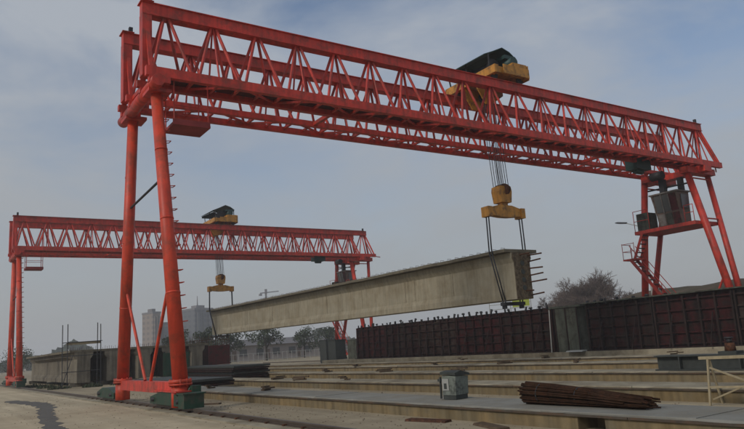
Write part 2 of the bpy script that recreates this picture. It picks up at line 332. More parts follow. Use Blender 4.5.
# ------------------------------------------------------------------ gantry crane
OX, OY = 23.7, 24.73
def C(X, yl, z): return (X-OX, yl, z)
def make_crane():
    t = thing('gantry_crane', 'large near red truss gantry crane standing over the casting yard', 'gantry crane', (OX, OY, 0), 'red gantry cranes')
    XL, XR, XRB, ZT, ZB = 6.1, 42.15, 42.95, 14.43, 11.56
    PAN = 1.82
    for sgn in (-1, 1):
        yc = -1.53 if sgn < 0 else 1.23; ya, yb = yc-.6, yc+.6
        gm = MB(); gm.box(XL-OX, XR-OX, yc-.17, yc+.17, ZT-.43, ZT)
        gm.box(XL-OX, XR-OX, yc-.24, yc+.24, ZT+.001, ZT+.03); gm.box(XL-OX, XR-OX, yc-.23, yc+.23, ZT-.455, ZT-.431)
        girder = gm.build('main_girder', RED, t)
        MB().box(XL+.2-OX, XR-.2-OX, yc-.035, yc+.035, ZT+.031, ZT+.11).build('trolley_rail', STEELR, girder)
        for y in (ya, yb):
            bc = MB(); top_ = .21 if y == ya and sgn < 0 else .10; bc.box(XL-OX, XRB-OX, y-.11, y+.11, ZB-.14, ZB+top_); bc.build('bottom_chord', RED, girder)
        n = 20
        for k in range(n):
            xt = 7.0+PAN*k
            for y in (ya, yb):
                for s in (-1, 1):
                    if k == 0 and s == -1: xb = XL+.25
                    elif k == n-1 and s == 1: xb = xt+PAN/2
                    else: xb = xt+s*PAN/2-.12*s
                    member('diagonal', C(xt+.10*s, yc+(.09 if y > yc else -.09), ZT-.46), C(xb, y, ZB+.09), .115, .125, RED, girder, 'tube')
            # bottom lacing
            xb = xt+PAN/2
            member('cross_strut', C(xb, ya+.12, ZB+.03), C(xb, yb-.12, ZB+.03), .10, .10, RED, girder)
            if k % 2: member('bottom_brace', C(xb, ya+.12, ZB+.02), C(xb+PAN, yb-.12, ZB+.02), .08, .08, RED, girder)
            else: member('bottom_brace', C(xb, yb-.12, ZB+.02), C(xb+PAN, ya+.12, ZB+.02), .08, .08, RED, girder)
            member('cross_strut', C(xt, ya+.13, ZB+.0), C(xt, yb-.13, ZB+.0), .09, .09, RED, girder)
            for y in (ya, yb):
                if k % 2: member('web_post', C(xt, y, ZB+.09), C(xt, yc+(.06 if y > yc else -.06), ZT-.46), .075, .075, RED, girder, 'tube')
        # left end posts
        p = MB(); p.box(XL-.002-OX, XL+.34-OX, yc-.21, yc+.21, ZB+.05, ZT-.44); p.box(XL-.06-OX, XL+.40-OX, yc-.30, yc+.30, ZT+.032, ZT+.06)
        p.build('end_post', RED, girder)
        for y in (ya, yb):
            member('end_brace', C(XL+.2, yc, ZT-.5), C(XL+.2, y, ZB+.09), .14, .14, RED, girder)
            member('end_brace', C(XR-.15, yc+(.08 if y > yc else -.08), ZT-.44), C(XRB-.15, y, ZB+.09), .15, .15, RED, girder)
        # buffer stop on rail ends
        for x in (XL+.32, XR-.35): MB().box(x-.07-OX, x+.07-OX, yc-.08, yc+.08, ZT+.112, ZT+.36).build('end_stop', DARK, girder)
    # walkway inside the near girder, with thin rails
    for ya, yb in ((-1.45, -1.065),):
        for k in range(18):
            MB().box(XL+1+1.97*k-OX, XL+1+1.97*k+1.95-OX, ya, yb, ZB+.085, ZB+.12).build('walkway_plate', FORMR, t)
    # cross ties between both girders at a few panels
    for x in (XL+.3, 14.3, 32.5, 41.6):
        member('girder_tie', C(x, -.82, ZB-.02), C(x, .52, ZB-.02), .16, .16, RED, t)
    # saddle beams on the legs
    s = MB(); s.tube(C(6.45, -2.5, 11.19), C(6.45, 2.5, 11.19), .225, .225, 16)
    for y in (-2.13, -.93, .63, 1.83): s.box(6.2-OX, 6.95-OX, y-.12, y+.12, 11.2, 11.417)
    for e in (-1, 1): s.box(6.25-OX, 7.05-OX, e*1.6-.42, e*1.6+.42, 10.95, 11.07)
    s.build('saddle_beam', RED, t)
    s = MB(); s.box(40.75-OX, 41.5-OX, -2.3, 2.3, 11.05, 11.415)
    for y in (-1.53, 1.23): s.box(39.6-OX, 42.7-OX, y-.3, y+.3, 10.98, 11.38)
    s.build('saddle_beam', RED, t)
    # ---- left legs: one stout tube each
    for sg in (-1, 1):
        lg = MB(); lg.tube(C(6.75, sg*3.58, .95), C(6.62, sg*1.62, 10.98), .238, .202, 20)
        lg.tube(C(6.75, sg*3.585, .86), C(6.75, sg*3.58, .97), .35, .35, 20)
        leg = lg.build('leg', ORANGE, t)
        stub = MB(); stub.tube(C(6.75, sg*3.60, .15), C(6.75, sg*3.60, .80), .275, .275, 20); stub.tube(C(6.75, sg*3.6, .80), C(6.75, sg*3.6, .858), .36, .36, 20)
        for k in range(10):
            a = 2*pi*k/10; stub.tube(C(6.75+.315*cos(a), sg*3.6+.315*sin(a), .77), C(6.75+.315*cos(a), sg*3.6+.315*sin(a), .995), .025, .025, 6)
        stub.build('leg_foot', ORANGE, leg)
        # weld collars
        for f_ in (.27, .52, .77):
            a = Vector(C(6.75, sg*3.58, .95)).lerp(Vector(C(6.62, sg*1.62, 11.1)), f_); d = (Vector(C(6.62, sg*1.62, 11.1))-Vector(C(6.75, sg*3.58, .95))).normalized()
            MB().tube(a-d*.03, a+d*.03, .246-.036*f_, .246-.036*f_, 20).build('weld_collar', ORANGE, leg)
    b = MB(); b.beam(C(6.75, -3.3, .72), C(6.75, 3.3, .72), .30, .36); b.build('sill_beam', RED, t)
    member('leg_strut', C(6.67, 2.25, 7.55), C(6.67, -2.2, 7.75), .09, .09, DARK, t, 'tube')
    for sg in (-1, 1): member('leg_brace', C(6.7, sg*2.9, 4.4), C(6.75, sg*.35, .92), .11, .11, ORANGE, t, 'tube')
    # bogies
    def bogie(X, ya, yb, m):
        bb = MB()
        x0, x1 = X-.25-OX, X+.25-OX; ym = (ya+yb)/2
        bb.loft([[(x, ya, .20), (x, yb, .20), (x, yb, .42), (x, ym+.55, .60), (x, ym-.55, .60), (x, ya, .42)] for x in (x0, x1)])
        o = fixnormals(bb.build('bogie', m, t))
        for yy in (ya+.42, yb-.42):
            wl = MB(); wl.tube((X-.07-OX, yy, .345), (X+.07-OX, yy, .345), .20, .20, 20); wl.tube((X-.34-OX, yy, .345), (X+.34-OX, yy, .345), .07, .07, 10)
            wl.build('wheel', DARK, o)
        md = MB(); md.tube((X+.28-OX, ya+.6, .62), (X+.28-OX, ya+1.15, .62), .15, .15, 12); md.box(X+.18-OX, X+.45-OX, ya+.42, ya+.62, .42, .78); md.build('drive_motor', m, o)
        for yy in (ya-.10, yb+.02): MB().box(X-.12-OX, X+.12-OX, yy, yy+.08, .16, .36).build('buffer', DARK, o)
        return o
    bogie(6.75, -4.6, -1.15, GREEN); bogie(6.75, 4.0, 7.0, GREEN)
    bogie(40.6, -4.9, -1.9, GREEN); bogie(40.6, 1.9, 4.9, GREEN)
    # machine case and cable guard by the near left foot
    mc = MB(); mc.box(6.45-OX, 7.05-OX, -4.85, -4.3, .16, .56); mc.box(6.41-OX, 7.09-OX, -4.89, -4.26, .561, .60); mc.build('drive_case', GREEN, t)
    rg = MB(); rg.box(6.45-OX, 7.05-OX, -4.1, -1.6, .605, .64); rg.build('bogie_cover', RED, t)
    # ---- right legs: pairs of tubes that meet above the bogie
    for sg, xa, xb in ((-1, 40.0, 42.3), (1, 39.9, 42.25)):
        lb = MB(); lb.tube(C(40.35, sg*3.35, .95), C(xa, sg*1.5, 11.06), .23, .21, 14); leg = lb.build('leg', RED, t)
        lb = MB(); lb.tube(C(40.95, sg*3.35, .95), C(xb, sg*1.5, 11.06), .19, .17, 14); lb.build('leg', RED, t)
        ft = MB(); ft.box(40.1-OX, 41.2-OX, sg*3.35-.35, sg*3.35+.35, .60, .95); ft.build('leg_foot', RED, t)
        member('leg_strut', C(40.15, sg*2.05, 8.0), C(41.85, sg*2.05, 8.0), .10, .10, RED, t, 'tube')
        member('leg_strut', C(40.02, sg*1.6, 10.7), C(42.2, sg*1.6, 10.7), .10, .10, RED, t, 'tube')
    b = MB(); b.beam(C(40.6, -3.2, .80), C(40.6, 3.2, .80), .3, .3); b.build('sill_beam', RED, t)
    member('leg_brace', C(40.35, -2.75, 4.6), C(40.5, -.6, 1.0), .13, .13, RED, t, 'tube')
    member('leg_strut', C(40.2, 1.75, 10.5), C(40.2, -1.7, 10.4), .11, .11, DARK, t, 'tube')
    # cab platform, cab, cabinet
    pf = MB(); pf.box(39.3-OX, 41.8-OX, -1.95, 2.35, 7.62, 7.84); pf.build('cab_platform', RED, t)
    cb = MB(); z0, z1 = 7.842, 9.96
    cb.loft([[C(39.85, -.78, z0), C(40.9, -.78, z0), C(40.9, .8, z0), C(39.85, .8, z0)],
             [C(39.75, -.80, 8.75), C(40.9, -.80, 8.75), C(40.9, .85, 8.75), C(39.75, .86, 8.75)],
             [C(39.55, -.85, z1), C(40.9, -.85, z1), C(40.9, .95, z1), C(39.55, .98, z1)]])
    cab = fixnormals(cb.build('operator_cab', CABB, t))
    MB().box(39.45-OX, 41.0-OX, -.95, 1.06, z1+.001, z1+.09).build('cab_roof', CABG, cab)
    # windows and panels on the -X and -Y faces
    for ya, yb, mt in ((-.75, -.28, FORMR), (-.23, .22, GREY), (.27, .76, CABG)):
        for za, zb, m2 in ((7.95, 8.68, mt), (8.80, 9.88, GLASS if mt is not FORMR else FORMR)):
            d = .03
            f0 = 39.85-.1*(za-z0)/.91 if za < 8.7 else 39.75-.2*(za-8.75)/1.21
            f1 = 39.85-.1*(zb-z0)/.91 if zb < 8.7 else 39.75-.2*(zb-8.75)/1.21
            q = MB(); q.loft([[C(f0-d, ya, za), C(f0+.01, ya, za), C(f1+.01, ya, zb), C(f1-d, ya, zb)], [C(f0-d, yb, za), C(f0+.01, yb, za), C(f1+.01, yb, zb), C(f1-d, yb, zb)]])
            fixnormals(q.build('cab_window' if m2 is GLASS else 'cab_panel', m2, cab))
    for y in (-.255, .245, .84):
        member('window_post', C(39.70, y, 8.75), C(39.51, y, z1), .06, .06, CABG, cab)
    for xa, xb in ((39.95, 40.7),):
        MB().box(xa-OX, xb-OX, -.90, -.855, 8.9, 9.8).build('cab_window', GLASS, cab)
    MB().box(39.9-OX, 40.25-OX, .15, .5, 10.06, 11.0).build('cab_hanger', DARK, t); MB().box(40.55-OX, 40.85-OX, -.7, -.4, 10.06, 11.0).build('cab_hanger', DARK, t)
    eb = MB(); eb.box(39.5-OX, 40.5-OX, 1.35, 2.2, 7.842, 9.0); eb.build('electric_cabinet', GREY, t)
    for ys, zs_, x in (((-1.9, -1.3), (8.4, 8.88), 39.35), ((1.2, 2.3), (8.5, 9.18), 39.32)):
        hr = MB()
        for y in ys: hr.tube(C(x, y, 7.84), C(x, y, zs_[1]), .025, .025, 6)
        for z in zs_: hr.tube(C(x, ys[0], z), C(x, ys[1], z), .022, .022, 6)
        hr.build('guard_rail', RED, t)
    # stairs: ladder to a landing, flight back to the yard
    sx0, sx1 = 39.0-OX, 39.65-OX
    ld = MB(); ld.box(sx0, sx1+.3, 2.3, 3.3, 6.0, 6.1)
    ldo = ld.build('stair_landing', RED, t)
    for sx in (sx0, sx1):
        member('stringer', (sx, 1.6, 7.62), (sx, 2.4, 6.05), .06, .16, RED, t)
        member('stringer', (sx, 2.7, 6.0), (sx, -1.0, .95), .06, .2, RED, t)
        member('stair_rail', (sx, 2.7, 6.95), (sx, -1.0, 1.9), .05, .05, RED, t, 'tube')
    for k in range(16):
        f_ = (k+.5)/16; yy = 2.7-3.7*f_; zz = 6.0-5.05*f_
        MB().box(sx0, sx1, yy-.12, yy+.12, zz-.02, zz+.02).build('stair_tread', DARK, t)
        if k % 4 == 0: member('stair_post', (sx0, yy, zz), (sx0, yy, zz+.95), .04, .04, RED, t, 'tube')
    for k in range(6):
        f_ = (k+.5)/6; yy = 1.6+.8*f_; zz = 7.62-1.57*f_
        MB().box(sx0, sx1, yy-.1, yy+.1, zz-.02, zz+.02).build('stair_tread', DARK, t)
    lr = MB()
    for (x, y) in ((sx0, 3.25), (sx0, 2.35), (sx1+.25, 3.25)): lr.tube((x, y, 6.1), (x, y, 7.15), .022, .022, 6)
    for z in (6.6, 7.1): lr.tube((sx0, 3.25, z), (sx0, 2.35, z), .02, .02, 6); lr.tube((sx0, 3.25, z), (sx1+.25, 3.25, z), .02, .02, 6)
    lr.build('guard_rail', RED, t)
    # reel box slung under the girders near the right legs
    rb = MB(); rb.box(35.6-OX, 36.95-OX, -1.05, -.2, 11.05, 11.75); rb.tube(C(35.9, -.6, 11.0), C(36.6, -.6, 11.0), .18, .18, 12); rb.build('motor_box', TEAL, t)
    rb = MB(); rb.tube(C(39.4, -.2, 11.15), C(39.4, .6, 11.15), .28, .28, 16); rb.build('cable_reel', DARK, t)
    # slung work platform beside the left legs
    sp = MB(); x0, x1, y0, y1, zz = 7.12-OX, 8.5-OX, -1.95, -.78, 9.82
    sp.box(x0, x1, y0, y1, zz, zz+.10); 
    for yy in (y0+.02, y1-.06): sp.box(x0, x1, yy, yy+.04, zz+.101, zz+.22)
    spo = sp.build('work_platform', PLAT, t)
    for x in (x0+.06, x1-.06):
        for y in (y0+.08, y1-.08): member('hanger', (x, y, zz+.1), (x, y, 11.6), .05, .05, RED, spo, 'tube')
    for y in (y0+.08, y1-.08): member('hand_rail', (x0+.06, y, zz+.75), (x1-.06, y, zz+.75), .035, .035, RED, spo, 'tube')
    # step irons up the near left leg (on its +X side)
    A = Vector(C(6.75, -3.58, .95)); B = Vector(C(6.62, -1.62, 10.98))
    for k in range(20):
        f_ = .18+.80*k/19; p = A.lerp(B, f_)+Vector((.225-.036*f_, 0, 0))
        q = MB(); q.path([p+Vector((-.03, -.13, 0)), p+Vector((.14, -.13, .02)), p+Vector((.14, .13, .02)), p+Vector((-.03, .13, 0))], .016, 5); q.build('step_iron', ORANGE, t)
    return t
crane = make_crane()
far_crane = dup(crane, (OX, OY+40.75, 0), 'distant smaller-looking red gantry crane holding the far end of the beam')

# ------------------------------------------------------------------ hoist trolley
def make_trolley():
    t = thing('hoist_trolley', 'yellow hoist trolley with dark roof on the near crane girders', 'hoist trolley', (24.75, OY, 14.54), 'hoist trolleys on the cranes')
    f = MB()
    for x in (-1.15, 1.05): f.box(x-.13, x+.13, -1.95, 1.95, .20, .62)
    for y in (-1.75, -.2, 1.75): f.box(-1.02, .92, y-.12, y+.12, .25, .58)
    fr = f.build('frame', YEL, t)
    MB().box(-1.0, .9, -1.6, 1.6, .585, .63).build('deck', YEL, t)
    for x in (-.95, .85):
        for y in (-1.53, 1.23):
            MB().tube((x, y-.07, .19), (x, y+.07, .19), .19, .19, 16).build('wheel', DARK, t)
    # side plates, yellow
    MB().box(1.181, 1.22, -1.9, -.2, .15, .95).build('side_plate', YEL, t)
    MB().box(-.7, 1.15, -1.99, -1.951, .22, .70).build('side_plate', YEL, t)
    MB().box(.12, 1.12, -1.88, -.55, .632, .97).build('housing', YEL, t)
    # winch drum, motor, gearbox
    d = MB(); d.tube((-.15, -.75, 1.08), (-.15, .75, 1.08), .34, .34, 20)
    for y in (-.8, .75): d.tube((-.15, y, 1.08), (-.15, y+.06, 1.08), .47, .47, 20)
    d.build('winch_drum', DARK, t)
    m = MB(); m.tube((.60, -1.55, 1.24), (.60, -.45, 1.24), .26, .26, 16); m.box(.3, .8, -.42, .1, .64, 1.38); m.build('winch_motor', TEAL, t)
    c = MB(); c.box(.2, 1.0, -1.3, -.6, 1.46, 1.66); c.build('motor_cover', TEAL, t)
    # curved sheet roof along the trolley on posts
    rings = []
    prof = [(-1.15, 1.52), (-.5, 1.80), (.22, 2.14), (.75, 1.98), (1.2, 1.68)]
    for y in (-1.15, .2, 1.2, 2.35):
        rings.append([(x, y, z+.012*y) for x, z in prof]+[(x, y, z-.04+.012*y) for x, z in prof[::-1]])
    rf = MB().loft(rings).build('roof', TEAL, t); fixnormals(rf)
    gw = MB(); gw.loft([[(-1.1, y, 1.30), (1.15, y, 1.30), (1.15, y, 1.62), (.22, y, 2.08), (-1.1, y, 1.50)] for y in (2.2, 2.24)]); gw.build('roof_gable', TEAL, t)
    for x in (-.85, 1.1):
        for y in (-1.15, .6, 2.1): member('roof_post', (x, min(y, 1.9), .60), (x, y, 1.60), .06, .06, DARK, t)
    # yellow sheave carrier that hangs between the girders
    h = MB(); h.loft([[(-1.25, y, .2), (.55, y, .2), (.55, y, -.35), (-.35, y, -.95), (-.75, y, -.95), (-1.25, y, -.2)] for y in (-.55, -.47)])
    fixnormals(h.build('sheave_carrier', YEL, t)); h = MB()
    h.loft([[(-1.25, y, .2), (.55, y, .2), (.55, y, -.35), (-.35, y, -.95), (-.75, y, -.95), (-1.25, y, -.2)] for y in (.47, .55)])
    fixnormals(h.build('sheave_carrier', YEL, t))
    s = MB()
    for y in (-.3, -.1, .1, .3): s.tube((-.05, y-.05, -.25), (-.05, y+.05, -.25), .33, .33, 18)
    s.tube((-.05, -.5, -.25), (-.05, .5, -.25), .06, .06, 10)
    s.build('sheave', DARK, t)
    return t
trolley = make_trolley()
dup(trolley, (25.2, OY+40.75, 14.54), 'yellow hoist trolley with dark roof on the distant crane')

# ------------------------------------------------------------------ lifting spreader with ropes and slings
BEAM_Z0, BEAM_Z1 = 3.38, 3.62      # underside of the beam at the near and far end
def make_spreader(zb, wide=1.24):
    """local origin: under the beam soffit, beam centreline"""
    t = thing('lifting_spreader', 'yellow spreader bar and hook block gripping the near end of the beam', 'lifting spreader', (25.0, OY, zb), 'lifting spreaders on the beam')
    zs = 4.55
    b = MB()
    b.loft([[(-wide, y, zs-.17), (-wide, y, zs+.17), (-.45, y, zs+.36), (.45, y, zs+.36), (wide, y, zs+.17), (wide, y, zs-.17), (.3, y, zs-.26), (-.3, y, zs-.26)] for y in (-.2, .2)])
    for x in (-wide+.06, wide-.06): b.box(x-.14, x+.14, -.27, .27, zs-.28, zs+.24)
    bar = fixnormals(b.build('spreader_bar', YEL, t))
    k = MB(); k.loft([[(-.34, y, zs+.50), (.34, y, zs+.50), (.43, y, zs+1.1), (.38, y, zs+1.36), (-.38, y, zs+1.36), (-.43, y, zs+1.1)] for y in (-.32, .32)])
    k.box(-.22, .22, -.15, .15, zs+.30, zs+.55)
    fixnormals(k.build('hook_block', YEL, t))
    s = MB(); 
    for y in (-.22, -.08, .08, .22): s.tube((-.08, y-.045, zs+1.2), (.12, y+.045, zs+1.2), .30, .30, 14)
    s.build('block_sheave', RUST, t)
    top = 14.25-zb
    for i in range(10):
        x = -.40+.80*i/9; y = (-.25, .25)[i % 2]
        member('hoist_rope', (x*.95, y, zs+1.3), (x*1.0-.25+random.uniform(-.12, .12), y*1.2, top), .035, .035, ROPE, t, 'tube')
    for sg in (-1, 1):
        for yy in (-.09, .09):
            p = MB(); p.path([(sg*(wide-.06), yy, zs-.2), (sg*1.21, yy, 2.52), (sg*1.19, yy, 2.36), (sg*.62, yy, .02), (sg*.60, yy, -.18)], .034, 6); p.build('sling', ROPE, t)
    u = MB(); u.box(-.72, .72, -.16, .16, -.26, -.09); u.build('soffit_bar', DARK, t)
    for sg in (-1, 1): MB().box(sg*.60-.05, sg*.60+.05, -.13, .13, -.42, -.262).build('bar_nut', DARK, t)
    return t
spread = make_spreader(BEAM_Z0)
sp2 = dup(spread, (25.15, OY+40.75, BEAM_Z1), 'yellow spreader bar and hook block gripping the far end of the beam')

# ------------------------------------------------------------------ precast beams
def tprof(y, hw, bw, fwid, h, x0=0.0, z0=0.0, ft=.16):
    """T section; hw web half width, bw bulb half width"""
    L = [(-bw, 0), (-bw, .30), (-hw, .55), (-hw, h-.50), (-max(hw+.12, .62), h-.27), (-fwid, h-ft), (-fwid, h)]
    P = L+[(-x, z) for x, z in L[::-1]]
    return [(x0+x, y, z0+z) for x, z in P]
def hanging_beam():
    y0, y1, h = 23.85, 66.6, 2.48; Lb = y1-y0
    t = thing('concrete_beam', 'long pale concrete bridge beam hanging between the two cranes', 'bridge beam', (25.0, y0, BEAM_Z0))
    dz = lambda y: (BEAM_Z1-BEAM_Z0)*y/Lb; dx = lambda y: .15*y/Lb
    secs = [(0, .56), (2.6, .56), (4.0, .47), (10, .47), (Lb/2, .47), (32, .47), (Lb-4, .47), (Lb-2.6, .56), (Lb, .56)]
    w = MB().loft([[(x, y, z) for x, y, z in tprof(y, hw, .57, max(hw+.14, .64), h-.17, dx(y), dz(y), .02)] for y, hw in secs])
    fixnormals(w.build('web', CONC, t))
    # the deck flange, cast edge slightly uneven
    n = 60; rings = []
    for k in range(n+1):
        y = Lb*k/n; j = random.uniform(-.018, .018); q = random.uniform(-.012, .012)
        rings.append([(dx(y)-1.14+j, y, dz(y)+h-.155+q), (dx(y)+1.14+j, y, dz(y)+h-.155), (dx(y)+1.14+j, y, dz(y)+h), (dx(y)-1.14+j, y, dz(y)+h+q)])
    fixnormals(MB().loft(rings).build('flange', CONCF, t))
    for y in (8.5, 17, 25.5, 34):
        d = MB()
        for sg in (-1, 1): d.loft([[(dx(y)+sg*.44, yy, dz(y)+.58), (dx(y)+sg*.487, yy, dz(y)+.62), (dx(y)+sg*.487, yy, dz(y)+h-.62), (dx(y)+sg*.44, yy, dz(y)+h-.62)] for yy in (y-.09, y+.09)])
        fixnormals(d.build('diaphragm', CONC, t))
    for k in range(1, 9):
        y = Lb*k/9+random.uniform(-.2, .2)
        MB().box(dx(y)-.476, dx(y)-.468, y-.012, y+.012, dz(y)+.58, dz(y)+h-.7).build('form_joint', CONCD, t)
    # rough end face with anchor pockets
    e = MB(); P = tprof(0, .55, .55, .62, h-.19, 0, .02, .02); e.loft([[(x, yy, z) for x, _, z in P] for yy in (-.03, -.004)])
    ef = fixnormals(e.build('end_face', CONCD, t))
    for z in (.55, .95, 1.35, 1.78):
        MB().tube((0, -.05, z), (0, -.031, z), .13, .13, 14).build('anchor_pocket', BOXD, ef)
    for i, (x, z, L) in enumerate(((.46, 2.18, .85), (.44, 1.86, .72), (.47, 1.52, .80), (.45, 1.16, .78), (.47, .83, .98), (.44, .18, .72), (-.1, 2.2, .6), (.1, .4, .45))):
        dx_, dz_ = random.uniform(-.06, .06), random.uniform(-.05, .07)
        member('rebar', (x, -.02, z), (x+dx_, -L*1.15, z+dz_), .075, .075, RUST, t, 'tube')
    for k in range(70):
        y = .35+k*.6
        if y > Lb-.3: break
        x = dx(y)-.95+random.uniform(-.05, .05); lp = MB(); z = dz(y)+h
        lp.path([(x, y, z-.03), (x, y, z+.10), (x+.25, y, z+.10), (x+.25, y, z-.03)], .010, 4); lp.build('stirrup_loop', RUST, t)
    return t
hanging_beam()

def stored_beam(x, y0, L, label):
    t = thing('stored_beam', label, 'bridge beam', (x, y0, 0), 'concrete beams stored by the left rail')
    h = 2.35; z0 = .28
    secs = [(0, .45), (1.8, .45), (3.0, .22), (L-3, .22), (L-1.8, .45), (L, .45)]
    w = MB().loft([[(xx, yy, z+z0) for xx, yy, z in tprof(y, hw, .46, max(hw+.2, .6), h-.16, 0, 0, .02)] for y, hw in secs]); fixnormals(w.build('web', STORE, t))
    f = MB().box(-.98, .98, -.02, L+.02, z0+h-.159, z0+h); f.build('flange', CONCF, t)
    for y in (1.0, L-1.0): MB().box(-.8, .8, y-.2, y+.2, 0, z0-.002).build('sleeper', STORE, t)
    for k in range(12):
        xx = -.85+1.7*k/11; member('rebar', (xx, .3, z0+h-.02), (xx+random.uniform(-.03, .03), .3, z0+h+random.uniform(.12, .28)), .02, .02, RUST, t, 'tube')
    return t
sb_lab = ['stored concrete beam with its pale side towards the left crane rail', 'second stored concrete beam from the left crane rail',
          'third stored concrete beam from the left crane rail, half behind the crane leg', 'fourth stored concrete beam seen between the near crane legs', 'last stored concrete beam beside the red upright formwork']
for i, lb in enumerate(sb_lab): stored_beam(10.0+2.12*i, 53.5+.35*math.sin(i*2.3), 24, lb)

# scaffold frame standing on the stored beams' ends
sc_ = thing('scaffold_frame', 'thin dark scaffold poles rising in front of the stored beams', 'scaffold', (9.3, 52.2, 0))
for x, h in ((-.95, 4.4), (-.62, 4.45), (1.35, 4.5), (1.62, 4.4)):
    member('pole', (x, 0, 0), (x+random.uniform(-.05, .05), 0, h), .06, .06, DARK, sc_, 'tube'); 
for z in (3.15, 2.2, 1.1): member('ledger', (-1.0, .03, z), (1.7, .03, z+.05), .05, .05, DARK, sc_, 'tube')
member('toe_board', (-.7, .08, 3.05), (1.6, .08, 3.1), .03, .16, WOOD, sc_)
member('diagonal_brace', (-.95, -.03, .2), (-.3, -.03, 2.2), .05, .05, DARK, sc_, 'tube')

# ------------------------------------------------------------------ formwork row (dark red steel side forms) on the right
FB = .36
pl = MB().box(34.55, 37.4, 12, 62, -.1, FB); structure(pl.build('formwork_plinth', BEDT))
FORMS = [FORM, mat('formwork_paint_worn', (.036, .017, .014), .65, 0, .5, 2.0, (.055, .042, .034), .35, 1.7, spec=.1, streak=.5), mat('formwork_paint_red', (.048, .011, .011), .6, 0, .5, 2.4, (.024, .016, .014), .45, 1.5, spec=.1, streak=.5)]
def formwork(X, y0, y1, h, label, m, ribs=True, top=True, bolts=True):
    t = thing('side_formwork', label, 'formwork', (X, y0, FB), 'steel side forms standing in a row')
    L = y1-y0-.03
    MB().box(.30, .36, 0, L, .02, h).build('skin_plate', m, t)
    n = max(2, round(L/1.0))
    for k in range(n+1):
        y = .07+(L-.14)*k/n
        r = MB(); r.loft([[(.06, yy, .001), (.299, yy, .001), (.299, yy, h-.05), (.12, yy, h-.05)] for yy in (y-.05, y+.05)]); fixnormals(r.build('rib', RIB if ribs else m, t))
    for k in range(5):
        z = .22+(h-.5)*k/4
        MB().box(.17, .298, .122, L-.122, z-.04, z+.04).build('stiffener', m, t)
    if top:
        MB().box(-.05, .75, 0, L, h+.002, h+.07).build('top_plank', TIMB if not ribs else GREY, t)
    if bolts:
        k = 0; y = .3
        while y < L-.1:
            s = MB(); hh = random.uniform(.08, .32); x = random.uniform(.0, .3); tx, ty = random.uniform(-.08, .08), random.uniform(-.1, .1)
            s.tube((x, y, h-.10), (x+tx, y+ty, h+hh), random.uniform(.05, .10), random.uniform(.04, .10), 7)
            a = random.uniform(.05, .16); s.tube((x+tx, y+ty, h+hh*.5), (x+tx, y+ty, h+hh*.5+random.uniform(.06, .14)), a, a*.8, 7)
            s.build('tie_bolt', DARK, t)
            y += random.uniform(.35, .95)
    bs = MB(); bs.box(-.2, .3, 0, L, .0, .05); bs.build('foot_plate', RIB, t)
    for yy in (L*.25, L*.75):
        member('prop', (-.55, yy, .04), (.1, yy, h*.62), .07, .07, RIB, t, 'tube')
    return t
order = ['first', 'second', 'third', 'fourth', 'fifth']
for k in range(3):
    formwork(34.9, 14.2+4.75*k-.0, 14.2+4.75*(k+1), 2.92, 'ribbed dark red side form, %s right of the grey-green end box' % order[2-k], FORMS[(k+1) % 3], True, True, k == 2)
for k in range(5):
    formwork(35.0, 31.3+4.95*k, 31.3+4.95*(k+1), 2.95, 'dark form topped with tie bolts, %s left of the grey-green end box' % order[k], FORMS[(2*k) % 3], False, False, True)
# grey green end box between both rows
t = thing('end_form_box', 'grey-green steel end box standing between the dark red side forms', 'formwork', (34.75, 28.55, FB))
MB().box(0, 1.6, .35, 2.2, 0, 2.80).build('body', GREY, t)
MB().box(-.06, 1.66, .0, 2.6, 2.802, 2.93).build('cap', GREY, t)
for y in (.37, 1.28, 2.18): MB().box(-.05, -.002, y-.04, y+.04, 0, 2.8).build('edge_rib', RIB, t)
member('pale_pole', (-.35, 2.45, 0), (-.12, 2.5, 2.75), .07, .07, PALE, t, 'tube')
o = MB(); o.loft([[(34.2, y, FB+.004), (34.75, y, FB+.004), (34.72, y, FB+.10), (34.3, y, FB+.07)] for y in (28.4, 28.7, 29.7)]); o = o.build('cement_sack', PALE); fixnormals(o); tag(o, 'small white sack lying at the foot of the grey-green end box', 'sack')
# guard rail with lime board on top of the forms
t = thing('guard_rail', 'thin grey guard rail with a lime green board above the dark red forms', 'guard rail', (35.6, 33.5, FB+2.95))
for y in (0, 2.0, 4.2): member('post', (0, y, -.25), (0, y, .95), .05, .05, PALE, t, 'tube')
for z in (.25, .60): member('rail', (0, 0, z), (0, 4.2, z+.02), .04, .04, PALE, t, 'tube')
MB().box(-.035, -.022, .1, 1.75, .30, .95).build('board', LIME, t)

# upright red form with rebar comb near the middle left
t = thing('upright_formwork', 'upright dark form with a red panel and rebar comb below the beam end', 'formwork', (21.2, 60.5, 0))
MB().box(-.9, .7, 0, .12, .2, 2.55).build('dark_panel', FORM, t)
MB().box(.73, 2.75, -.05, .1, .75, 2.5).build('red_panel', FORMR, t)
MB().box(.73, 2.75, -.05, .1, .2, .73).build('lower_panel', CABG, t)
MB().box(-1.0, 2.9, -.3, .5, 0, .19).build('base', RIB, t)
for k in range(18):
    x = -.9+3.7*k/17; member('rebar', (x, .2, 2.2), (x, .2, 3.35+random.uniform(-.1, .1)), .035, .035, RUST, t, 'tube')
member('comb_rail', (-.95, .2, 3.0), (2.85, .2, 3.0), .04, .04, RUST, t, 'tube')

t = thing('site_board', 'dull green board standing behind the near crane sill beam', 'board', (14.6, 49.5, 0))
MB().box(0, 1.9, 0, .06, .25, 2.0).build('panel', GREEN, t)
for x in (.1, 1.8): MB().box(x-.05, x+.05, .062, .15, 0, 2.1).build('post', DARK, t)
t = thing('marker_post', 'short yellow post between the crane leg and the red panel', 'post', (19.2, 57.5, 0))
MB().tube((0, 0, .06), (0, 0, 2.0), .09, .09, 10).build('post', YEL, t); MB().box(-.2, .2, -.2, .2, 0, .059).build('base', DARK, t)
